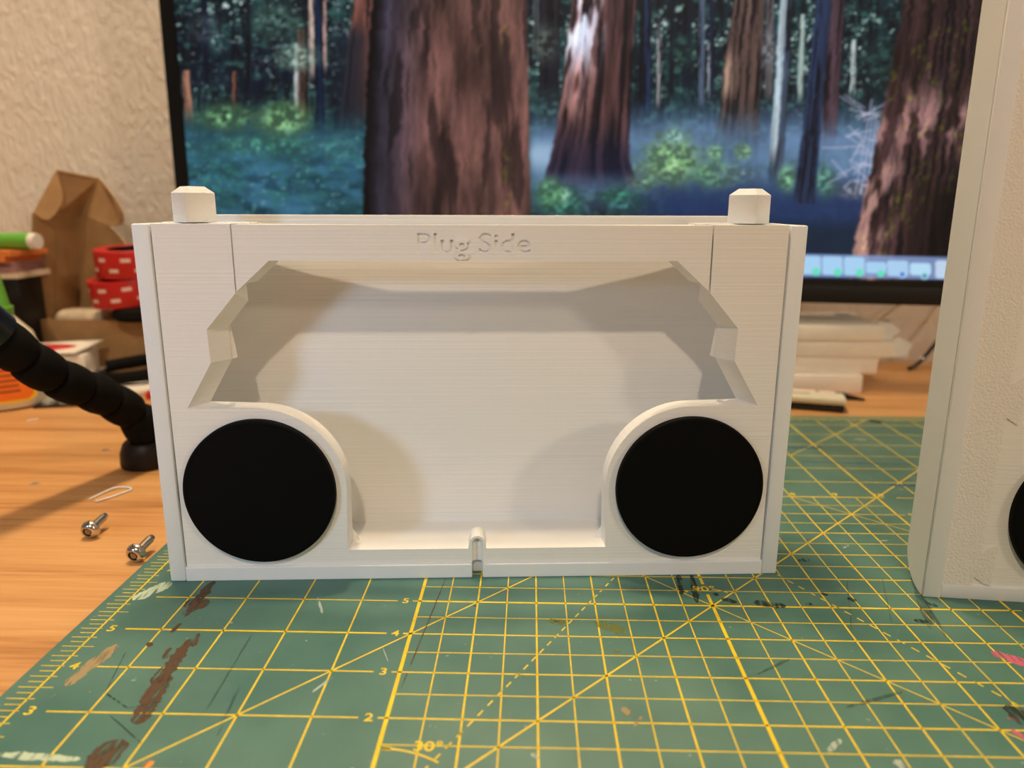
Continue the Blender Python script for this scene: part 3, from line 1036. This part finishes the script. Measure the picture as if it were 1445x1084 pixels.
# right redwood
def l3(c, t, w):
    p_ = sstep(.42, .66, fbm(t * 17 + 3, w / 48 + 4, 3))
    band = np.exp(-((w - 185 + 40 * t) / 55) ** 2)
    c = c + (p_ * band)[..., None] * np.array((.46, .34, .32))
    c = c + (sstep(.28, .05, t) * sstep(215, 255, w) * p_)[..., None] * np.array((.55, .42, .38))
    moss = sstep(.62, .74, fbm(t * 40 + 9, w / 10, 3)) * sstep(.45, .6, fbm(t * 9 + 2, w / 70, 2))
    c = c + moss[..., None] * np.array((.09, .13, -.02))
    c = c * (1 - .65 * sstep(220, 290, w) * sstep(.25, .5, t))[..., None]
    return c
trunk([(-300, 1330, 1520), (0, 1277, 1470), (100, 1258, 1465), (200, 1238, 1460), (300, 1216, 1455), (420, 1190, 1450)], (.19, .12, .125), 2, seed=41, amp=.7, fu=7, light=l3, rough=6, ck=.8)
# dock along the bottom
slope = (U - 1140) * .0225
vt, vb = 358.5 + slope, 391 + slope
blend((.50, .60, .82), sstep(-1, 1.5, W_ - vt) * sstep(-1, 1.5, vb - W_) * (U > 250) * .88)


def icon(x0, x1, y0, y1, col, rr=4):
    ix = window(x0 - 3, x1 + 3, 320, 410)
    u, v_ = U[ix], W_[ix] - slope[ix]
    dx = np.maximum(np.maximum(x0 + rr - u, u - x1 + rr), 0)
    dy = np.maximum(np.maximum(y0 + rr - v_, v_ - y1 + rr), 0)
    blend_at(ix, col, sstep(rr + .8, rr - .8, np.hypot(dx, dy)) * .95)


def dot(x, y, r_, col):
    ix = window(x - r_ - 3, x + r_ + 3, 320, 410)
    blend_at(ix, col, sstep(r_ + 1, r_ - 1, np.hypot(U[ix] - x, W_[ix] - y - slope[ix])))


ICON = (.64, .83, .97)
for k in range(28):
    x = 1191 - 30.8 * k
    icon(x + 1, x + 30, 361.5, 387.5, ICON if k < 4 else [(.64, .83, .97), (.3, .5, .9), (.85, .85, .9), (.4, .75, .5)][k % 4])
    dot(x + 23, 383.5, 5.5, (.36, .90, .74))
icon(1223, 1252, 368, 384, ICON)
dot(1244, 384, 5, (.36, .90, .74))
icon(1253, 1283, 365, 387, (.66, .82, .96))
dot(1274.5, 384.5, 5.5, (.66, .82, .96))
dot(1274.5, 384.5, 3, (.10, .40, .85))
icon(1285, 1315, 368, 385, (.70, .88, .98))
dot(1306, 386, 5.5, (.66, .82, .96))
dot(1306, 386, 3, (.10, .60, .55))
icon(1321, 1340, 364, 389, (.74, .84, .94))

IMG = np.clip(IMG, 0, 1)
IMG = IMG * .90 + IMG.mean(-1, keepdims=True) * .10
LIN = np.where(IMG <= .04045, IMG / 12.92, ((IMG + .055) / 1.055) ** 2.4)
nv = NX * NZ
co = np.stack([gx, np.full_like(gx, .06), gz], -1).reshape(-1, 3) * IN
idx = np.arange(nv).reshape(NZ, NX)
quads = np.stack([idx[:-1, :-1], idx[:-1, 1:], idx[1:, 1:], idx[1:, :-1]], -1).reshape(-1, 4)
me = bpy.data.meshes.new('screen')
me.vertices.add(nv)
me.vertices.foreach_set('co', co.ravel())
me.loops.add(quads.size)
me.loops.foreach_set('vertex_index', quads.ravel().astype(np.int32))
me.polygons.add(len(quads))
me.polygons.foreach_set('loop_start', np.arange(0, quads.size, 4, dtype=np.int32))
me.update(calc_edges=True)
ca = me.color_attributes.new('picture', 'FLOAT_COLOR', 'POINT')
ca.data.foreach_set('color', np.concatenate([LIN.reshape(-1, 3), np.ones((nv, 1))], 1).astype(np.float32).ravel())
m, nt, p = nmat('lit_screen')
at = N(nt, 'ShaderNodeAttribute', attribute_name='picture')
p.inputs['Base Color'].default_value = (0.005, 0.005, 0.006, 1)
p.inputs['Roughness'].default_value = 0.35
p.inputs['Specular IOR Level'].default_value = 0.25
p.inputs['Emission Strength'].default_value = 1.0
nt.links.new(at.outputs['Color'], p.inputs['Emission Color'])
scr = link('screen', me, m, mon)
scr['label'] = 'lit screen with forest picture and a row of app icons'

# ================================================================== gooseneck lamp, left
lamp = empty('gooseneck_lamp', (-8.25, 11.9, DZ))
tag(lamp, 'black segmented gooseneck lamp rising from the desk at left of the case', 'lamp')
LB = Vector((-8.25, 11.9, DZ))
lathe('base', [(.56, 0), (.62, .04), (.64, .12), (.62, .40), (.54, .62), (.48, .68), (.001, .68)], M['lampbase'], lamp, seg=40)
arm = [Vector(q) - LB for q in ((-8.25, 11.9, .50), (-8.21, 11.82, .95), (-8.33, 11.55, 1.45), (-8.57, 10.69, 2.13), (-8.85, 9.74, 2.74), (-9.08, 9.0, 3.38), (-9.22, 8.55, 3.88), (-9.45, 7.7, 4.75), (-10.0, 5.6, 6.4), (-11.2, 2.6, 8.0), (-13.8, -2.0, 9.0), (-16.6, -6.0, 8.6))]
path = smooth_path(arm, 10)
cum = [0.0]
for i in range(1, len(path)):
    cum.append(cum[-1] + (path[i] - path[i - 1]).length)


def at_len(s):
    for i in range(1, len(path)):
        if cum[i] >= s:
            t = (s - cum[i - 1]) / max(1e-6, cum[i] - cum[i - 1])
            return path[i - 1].lerp(path[i], t), (path[i] - path[i - 1]).normalized()
    return path[-1], (path[-1] - path[-2]).normalized()


bead = None
SEG = 0.84
s = 0.15
k = 0
while s + SEG < 5.75:
    q, d = at_len(s + SEG / 2)
    if bead is None:
        bead = lathe('arm_segment', [(.001, -.43), (.30, -.43), (.39, -.40), (.45, -.31), (.475, -.1), (.475, .1), (.45, .31), (.39, .40), (.30, .43), (.001, .43)], M['blackrub'], lamp, seg=28)
        o = bead
    else:
        o = bead.copy()
        COL.objects.link(o)
    o.location = q * IN
    o.rotation_euler = d.to_track_quat('Z', 'Y').to_euler()
    s += SEG
    k += 1
pts = [at_len(s + 0.02 + i * 0.5)[0] for i in range(int((cum[-1] - s) / 0.5) + 1)] + [path[-1]]
tube('upper_arm', pts, .5, M['blackgloss'], lamp, seg=24)
hd = (LAMP_AIM - LAMP_POS).normalized()
head = lathe('lamp_head', [(.001, -1.0), (.6, -1.0), (1.0, -.8), (1.9, -.1), (2.0, 0.0), (1.92, 0.0), (1.8, -.08), (.001, -.08)], M['blackgloss'], lamp, seg=40)
head.location = (LAMP_POS - LB) * IN
head.rotation_euler = hd.to_track_quat('Z', 'Y').to_euler()
tube('head_joint', [path[-1], path[-1].lerp(LAMP_POS - LB - hd * .9, .5), LAMP_POS - LB - hd * .9], .4, M['blackgloss'], lamp, seg=16)
# ================================================================== bolts on the desk
def bolt(x, y, rz, label):
    b_ = empty('hex_bolt', (x, y, DZ))
    tag(b_, label, 'bolt', 'button-head bolts lying on the desk')
    rot = Matrix.Rotation(rz, 4, 'Z') @ Matrix.Rotation(math.radians(-81), 4, 'X')
    hr = .195
    pf = [(.001, .0), (.190, 0), (.195, -.02), (.186, -.07), (.155, -.12), (.110, -.15), (.098, -.15), (.093, -.14), (.093, -.05), (.001, -.05)]
    h_ = lathe('head', pf, M['steel'], b_, seg=36)
    v, f = [], []
    for zz in (-.136, -.04):
        for q in range(6):
            v.append((.070 * math.cos(q * math.pi / 3), .070 * math.sin(q * math.pi / 3), zz))
    so = mesh('hex_socket', v, [(0, 1, 2, 3, 4, 5)[::-1]] + [(q, (q + 1) % 6, 6 + (q + 1) % 6, 6 + q) for q in range(6)] + [(6, 7, 8, 9, 10, 11)], M['steel_dark'], h_)
    rd = .082
    pfs = [(rd, -.005), (rd, .02)]
    for q in range(10):
        pfs += [(rd + .003, .05 + q * .04), (rd - .003, .07 + q * .04)]
    pfs += [(rd - .015, .49), (.001, .49)]
    sh = lathe('threaded_shank', pfs, M['steel'], b_, seg=28)
    for o in (h_, sh):
        o.matrix_local = Matrix.Translation(V(0, 0, hr)) @ rot
    return b_


bolt(-7.15, 7.48, math.radians(-3), 'steel button-head bolt farther from the green mat, beside the white scrap')
bolt(-5.66, 6.46, math.radians(-6), 'steel button-head bolt nearest the corner of the green mat')
hk = tube('filament_scrap', smooth_path([(-8.35, 9.42, DZ + .03), (-8.25, 9.9, DZ + .03), (-8.1, 10.12, DZ + .05), (-7.8, 10.15, DZ + .04), (-7.72, 10.0, DZ + .03), (-7.95, 9.55, DZ + .03), (-8.13, 9.30, DZ + .03)], 6), .022, M['trim'], None, seg=6)
tag(hk, 'bent white filament scrap on the desk', 'scrap')
o = box('plastic_chip', -.16, .16, -.035, .035, 0, .03, M['trim'])
o.location = V(-14.0, 15.9, DZ); o.rotation_euler = (0, 0, .9)
tag(o, 'tiny white plastic sliver on the desk below the glue bottle', 'scrap')
for (x, y, rz, lab) in ((-10.0, 13.0, .3, 'small dark sliver on the desk near the lamp base'), (-10.3, 10.4, .6, 'small dark sliver on the desk in the lamp shadow')):
    o = mesh('dark_sliver', [(-.13, 0, 0), (.0, -.035, 0), (.15, 0, 0), (.02, .03, 0), (0, 0, .05)], [(0, 1, 2, 3), (0, 1, 4), (1, 2, 4), (2, 3, 4), (3, 0, 4)], M['blister'])
    o.location = V(x, y, DZ); o.rotation_euler = (0, 0, rz)
    tag(o, lab, 'scrap')

# ================================================================== glue bottle, far left
gb = empty('glue_bottle', (-16.3, 17.35, DZ), math.radians(24))
tag(gb, 'squeeze glue bottle with green cap and orange label at the left edge', 'bottle')
bp_ = [(.001, 0), (1.30, 0), (1.50, .08), (1.58, .30), (1.58, 2.1), (1.45, 2.55), (1.10, 2.95), (.98, 3.10), (.98, 3.16), (.001, 3.16)]
lathe('body', bp_, M['bottle'], gb, seg=48, squash=(1.0, .55))
lathe('cap', [(.98, 3.12), (1.0, 3.4), (.92, 3.42), (.70, 4.8), (.40, 5.5), (.25, 5.7), (.001, 5.7)], M['green'], gb, seg=40, squash=(1, .8))


def patch(name, x0, x1, z0, z1, off, mat, parent, rad=1.58, sq=.55, n=16, rc=.15):
    v, f = [], []
    for i in range(n + 1):
        x = x0 + (x1 - x0) * i / n
        a = math.acos(max(-1, min(1, x / rad)))
        y = -math.sin(a) * rad * sq
        nx, ny = math.cos(a) * sq, -math.sin(a)
        ln = math.hypot(nx, ny)
        c_ = 0
        ed = min(i, n - i) * (x1 - x0) / n
        if ed < rc:
            c_ = rc - math.sqrt(max(0, rc * rc - (rc - ed) ** 2))
        v += [(x + nx / ln * off, y + ny / ln * off, z0 + c_), (x + nx / ln * off, y + ny / ln * off, z1 - c_)]
    for i in range(n):
        f.append((2 * i, 2 * i + 2, 2 * i + 3, 2 * i + 1))
    return mesh(name, v, f, mat, parent)


lb_ = patch('label', -1.35, 1.40, .28, 2.25, .006, M['labelyellow'], gb)
patch('label_face', -1.28, 1.32, .36, 2.17, .011, M['orange'], lb_)
for q in range(7):
    patch('label_text', -1.0, .95 + .2 * random.random(), 1.72 - q * .18, 1.79 - q * .18, .015, M['labelink'], lb_, rc=0)

# ================================================================== clutter behind the bottle
o = box('paper_box', -1.6, 1.6, -1.3, 1.3, 0, 4.05, M['papercream'], bevel=.03)
o.location = V(-19.55, 22.2, DZ)
tag(o, 'cream paper box behind the glue bottle', 'box')
o = box('black_box', -.42, .42, -.8, .8, 0, 4.03, M['bezel2'], bevel=.05)
o.location = V(-17.45, 21.2, DZ); o.rotation_euler = (0, 0, .1)
tag(o, 'small black box standing between bottle and cardboard box', 'box')
def sheets(name, x, y, z, w, d, n, mats, lab, rz=.1, th=.07):
    for i in range(n):
        o = mesh(name, *box_vf(-w / 2, w / 2, -d / 2, d / 2, 0, th), mats[i % len(mats)])
        o.location = V(x + random.uniform(-.15, .15), y + random.uniform(-.15, .15), z + i * (th + .002))
        o.rotation_euler = (0, 0, rz + random.uniform(-.1, .1))
        tag(o, lab[i], 'packet')
sheets('paper_packet', -18.75, 21.3, 4.055 + DZ, 3.3, 2.2, 5, [M['papercream'], M['pinkpaper'], M['pinkpaper'], M['orangepaper'], M['orangepaper']],
       ['cream paper packet lowest in the pile under the green marker', 'mauve paper packet low in the pile under the green marker', 'mauve paper packet in the middle of the pile under the green marker',
        'orange paper packet near the top of the pile under the green marker', 'orange paper packet right under the green marker'], th=.20)
mk = empty('marker_pen', (-17.62, 21.2, 4.055 + DZ + 5 * .202), math.radians(-6))
tag(mk, 'green-capped white marker pen lying on a pile of packets', 'marker')
lathe('barrel', [(.001, .55), (.30, .55), (.30, .70), (.28, .80), (.001, .80)], M['paperwhite'], mk, seg=28, axis='x', center=(.4, 0, .31))
lathe('cap', [(.001, -3), (.24, -3), (.28, -2.8), (.31, .45), (.28, .56), (.001, .56)], M['green'], mk, seg=28, axis='x', center=(.4, 0, .31))

# open cardboard mailer
cb = empty('cardboard_box', (-15.8, 22.6, DZ))
tag(cb, 'open brown cardboard mailer box with rounded lid flaps against the wall', 'cardboard box')
CBO = Vector((-15.8, 22.6, DZ))
def cs(name, pts, th=.07, mat='card'):
    return sheet(name, [Vector(q) - CBO for q in pts], M[mat], cb, th)
def rounded(pts, r_, n=5):
    """round the polygon corners"""
    out = []
    pts = [Vector(q) for q in pts]
    for i, q in enumerate(pts):
        a, c_ = pts[i - 1], pts[(i + 1) % len(pts)]
        rr = r_[i] if isinstance(r_, (list, tuple)) else r_
        if rr <= 0:
            out.append(q); continue
        p0 = q + (a - q).normalized() * rr
        p1 = q + (c_ - q).normalized() * rr
        for k_ in range(n + 1):
            t = k_ / n
            out.append((1 - t) ** 2 * p0 + 2 * t * (1 - t) * q + t * t * p1)
    return out
BZ = 2.30
cs('front_wall', [(-18.0, 21.6, DZ), (-12.6, 21.2, DZ), (-12.6, 21.2, BZ + .05), (-18.0, 21.6, BZ)])
cs('left_wall', [(-18.0, 21.6, DZ), (-18.0, 25.1, DZ), (-18.0, 25.1, BZ), (-18.0, 21.6, BZ)])
cs('right_wall', [(-12.6, 21.2, DZ), (-12.6, 24.9, DZ), (-12.6, 24.9, BZ), (-12.6, 21.2, BZ)])
cs('back_wall', [(-18.0, 25.1, DZ), (-12.6, 24.9, DZ), (-12.6, 24.9, BZ), (-18.0, 25.1, BZ)])
cs('bottom', [(-18.0, 21.6, DZ + .04), (-12.6, 21.2, DZ + .04), (-12.6, 24.9, DZ + .04), (-18.0, 25.1, DZ + .04)])
cs('lid_side', [(-17.90, 22.25, BZ - .1), (-17.55, 23.1, BZ - .1), (-16.98, 23.1, 6.20), (-17.27, 22.25, 6.30)])
cs('lid_panel', [(-17.52, 23.1, BZ - .1), (-17.35, 24.45, BZ - .1), (-16.78, 24.45, 6.28), (-16.98, 23.1, 6.24)])
cs('lid_panel', rounded([(-17.33, 24.45, BZ - .1), (-14.40, 23.2, BZ - .1), (-14.10, 23.1, 4.9), (-14.85, 23.4, 5.75), (-16.76, 24.45, 6.30)], [0, 0, .3, .7, 0]))
cs('tuck_flap', [(-16.98, 23.2, 6.20), (-16.74, 24.45, 6.26), (-15.62, 24.25, 7.66), (-16.69, 23.2, 7.95)])
cs('ear_flap', rounded([(-17.26, 22.3, 6.34), (-16.69, 23.18, 7.95), (-16.52, 23.2, 6.75), (-16.95, 22.5, 5.92)], [.05, .02, .5, .35]), mat='card')
cs('ear_flap', rounded([(-15.62, 24.25, 7.66), (-14.55, 23.35, 6.85), (-14.15, 23.2, 6.05), (-14.75, 23.35, 5.72), (-16.70, 24.40, 6.27)], [.05, .6, .4, .4, 0]), mat='card')

# things in the cardboard box
o = box('bubble_pouch', -1.25, 1.25, -.62, .62, 0, 2.60, M['clear'], bevel=.4, segs=4)
o.location = V(-15.65, 22.42, DZ + .08); o.rotation_euler = (0, 0, -.1)
tag(o, 'cloudy plastic pouch filling the open cardboard box', 'pouch')
def tape(x, y, z, rot, label):
    t_ = empty('tape_roll', (x, y, z), rot=rot)
    tag(t_, label, 'tape roll', 'red tape rolls in the cardboard box')
    lathe('film', [(.86, 0), (1.30, 0), (1.31, .03), (1.31, .95), (1.30, .98), (.86, .98), (.86, 0)], M['red'], t_, seg=56)
    lathe('core', [(.78, .02), (.858, .02), (.858, .96), (.78, .96), (.78, .02)], M['bezel2'], t_, seg=40)
    for row, zz in enumerate((.24, .62)):
        for q in range(9):
            a0 = -math.pi / 2 + q * .70 + row * .35
            v, f = [], []
            for i in range(5):
                a = a0 + i * .065
                v += [(1.315 * math.cos(a), 1.315 * math.sin(a), zz), (1.315 * math.cos(a), 1.315 * math.sin(a), zz + .13)]
            f = [(2 * i, 2 * i + 2, 2 * i + 3, 2 * i + 1) for i in range(4)]
            mesh('print_mark', v, f, M['tapewhite'], t_)
    return t_
o = box('yellow_tool', -.6, .6, -.5, .5, 0, .35, M['yellowplastic'], bevel=.1)
o.location = V(-13.25, 22.2, 2.60); o.rotation_euler = (0, .1, .2)
tag(o, 'yellow plastic piece under the red tape rolls', 'tool')
tape(-13.55, 21.72, 3.0, (math.radians(6), math.radians(-4), 0), 'red printed tape roll, lower of the two stacked')
tape(-13.28, 21.75, 4.06, (math.radians(4), math.radians(-2), .5), 'red printed tape roll, upper of the two stacked')
o = lathe('black_case', [(.001, 0), (.8, 0), (.95, .15), (.9, .38), (.6, .52), (.001, .58)], M['blackrub'], None, seg=32)
o.location = V(-12.95, 21.15, 2.39)
tag(o, 'rounded black pouch at the cardboard box rim beside the white case', 'pouch')

# boxes and packets in front of the cardboard box
o = box('white_carton', -1.5, 1.5, -.9, .9, 0, .62, M['paperwhite'], bevel=.03)
o.location = V(-15.6, 19.9, DZ); o.rotation_euler = (0, 0, .30)
tag(o, 'white carton lowest in the stack before the cardboard box', 'carton')
o = box('white_carton', -1.35, 1.35, -.8, .8, 0, .80, M['paperwhite'], bevel=.05)
o.location = V(-15.75, 19.9, DZ + .62); o.rotation_euler = (0, 0, .24)
tag(o, 'white carton carrying the red card packet, before the cardboard box', 'carton')
pk = empty('card_packet', (-15.95, 19.9, DZ + 1.425), .1)
tag(pk, 'red and white card packet on the white cartons', 'packet')
sheet('backing_card', [(-1.7, -.8, .05), (1.45, -.85, .10), (1.75, .75, .30), (-1.6, .8, .12)], M['paperwhite'], pk, .05)
lathe('red_print', [(.001, .10), (.9, .10), (.95, .16), (.9, .22), (.001, .25)], M['red'], pk, seg=24, squash=(1.2, .45))
bl = empty('blister_pack', (-13.95, 18.1, DZ), .25)
tag(bl, 'grey clear blister pack lying on the desk under the lamp arm', 'packet')
box('backing', -1.1, 1.1, -.6, .6, 0, .06, M['bezel2'], bl)
for q in range(4):
    lathe('blister_dome', [(.30, .06), (.28, .16), (.16, .24), (.001, .26)], M['blister'], bl, seg=16, center=(-.78 + q * .52, 0, 0), squash=(.8, 1.5))
pl_ = empty('pliers', (-12.9, 20.2, DZ + .35), .3)
tag(pl_, 'black-handled pliers resting beside the white case', 'pliers')
tube('handle', smooth_path([(-.9, -.1, .55), (-.3, .05, .62), (.5, .1, .72), (1.3, 0, .85)], 5), .23, M['blackrub'], pl_, 12)
tube('handle', smooth_path([(-.9, -.3, .15), (-.3, -.55, .2), (.5, -.5, .25), (1.3, -.2, .3)], 5), .22, M['blackrub'], pl_, 12)
tube('jaw', smooth_path([(-.85, -.2, .35), (-1.4, -.25, .2), (-2.0, -.3, .02)], 5), .12, M['blackgloss'], pl_, 10, radii=[.2, .19, .18, .17, .16, .15, .14, .12, .1, .08, .06])
o = lathe('white_roll', [(.001, 0), (1.0, 0), (1.05, .06), (1.05, .22), (1.0, .28), (.001, .28)], M['paperwhite'], None, seg=36)
o.location = V(-12.7, 19.9, DZ)
tag(o, 'flat white disc under the black pliers', 'disc')
o = box('red_clip', -.5, .5, -.2, .2, 0, .25, M['red'], bevel=.05)
o.location = V(-11.3, 18.9, DZ); o.rotation_euler = (0, 0, .4)
tag(o, 'small red clip on the desk beside the white case', 'clip')

# ================================================================== white boxes under the monitor, right
def carton(x0, x1, y0, y1, z0, z1, rz, label, flap=None):
    e_ = empty('white_carton', ((x0 + x1) / 2, (y0 + y1) / 2, z0), rz)
    tag(e_, label, 'carton', 'white cartons stacked under the monitor')
    hx, hy, hz = (x1 - x0) / 2, (y1 - y0) / 2, z1 - z0
    box('carton_body', -hx, hx, -hy, hy, 0, hz, M['paperwhite'], e_, bevel=.035)
    for f_ in (flap or []):
        sheet('end_flap', [(hx + a_, b_, c_) for a_, b_, c_ in f_], M['paperwhite'], e_, .035)
    return e_


H4 = [DZ, .62, 1.24, 1.86, 2.50]
carton(8.7, 14.15, 20.5, 23.6, DZ, .60, .0, 'white carton, lowest of the stack under the monitor')
carton(8.8, 14.75, 20.75, 23.6, .61, 1.22, .0, 'white carton, second from the bottom under the monitor')
carton(8.9, 15.25, 20.7, 23.6, 1.23, 1.85, -.01, 'white carton with open end flaps, second from the top',
       [[(-.02, -1.42, .02), (.55, -1.3, .04), (.95, -.8, .40), (.62, -.5, .60), (-.02, -.8, .60)]])
ct = carton(8.8, 14.75, 20.6, 23.6, 1.86, 2.46, .0, 'white carton with open end flaps, top of the stack under the monitor',
       [[(-.02, -1.46, .02), (.34, -1.35, .03), (.86, -.95, .30), (.46, -.6, .70), (-.02, -.9, .60)]])
box('lid_tab', -2.2, 2.9, .2, 1.3, .60, .68, M['paperwhite'], ct, bevel=.02)
box('blue_sticker', 2.0, 2.55, .35, .8, .681, .690, M['blueprint'], ct)

dv = empty('handheld_device', (11.1, 18.45, DZ), math.radians(-16))
tag(dv, 'small device with cream top and black underside on the desk behind the mat', 'device')
box('underside', -1.6, 1.45, -.42, .42, 0, .26, M['blackgloss'], dv, bevel=.1, segs=4)
box('top_shell', -1.6, 1.48, -.45, .45, .25, .50, M['devwhite'], dv, bevel=.1, segs=4)
box('slot', -.3, .35, -.06, .06, .499, .508, M['cablewhite'], dv)
pn = empty('craft_knife', (12.1, 19.85, DZ), math.radians(-14))
tag(pn, 'black craft knife with pale markings behind the cream device', 'knife')
box('handle', -2.0, 1.2, -.22, .22, 0, .22, M['blackgloss'], pn, bevel=.07, segs=3)
prism_y('blade_tip', [(1.18, .02), (1.18, .2), (1.75, .06), (1.75, .02)], -.1, .1, M['blackgloss'], pn)
box('marking', -.9, .1, -.12, .12, .22, .235, M['tapewhite'], pn)
box('marking', .2, .75, -.10, .10, .22, .235, M['tapewhite'], pn)
o = tube('pale_cable', smooth_path([(15.6, 25.6, DZ + .08), (16.3, 25.8, 1.0), (17.3, 26.0, 2.1), (18.4, 26.1, 2.75), (20.0, 26.2, 3.1), (22.0, 26.2, 3.0), (23.5, 26, DZ + .08)], 6), .05, M['cablewhite'], None, 8)
tag(o, 'thin pale cable arching against the wall', 'cable')
o = tube('black_cable', smooth_path([(17.9, 24.6, DZ + .09), (18.6, 25.2, .15), (19.3, 25.35, 1.0), (20.2, 25.4, 2.2), (21.2, 25.4, 3.6), (22.5, 25.3, 3.0), (23.0, 25.0, DZ + .09)], 6), .085, M['blackgloss'], None, 8)
tag(o, 'black cable rising against the wall beside the tall white case', 'cable')
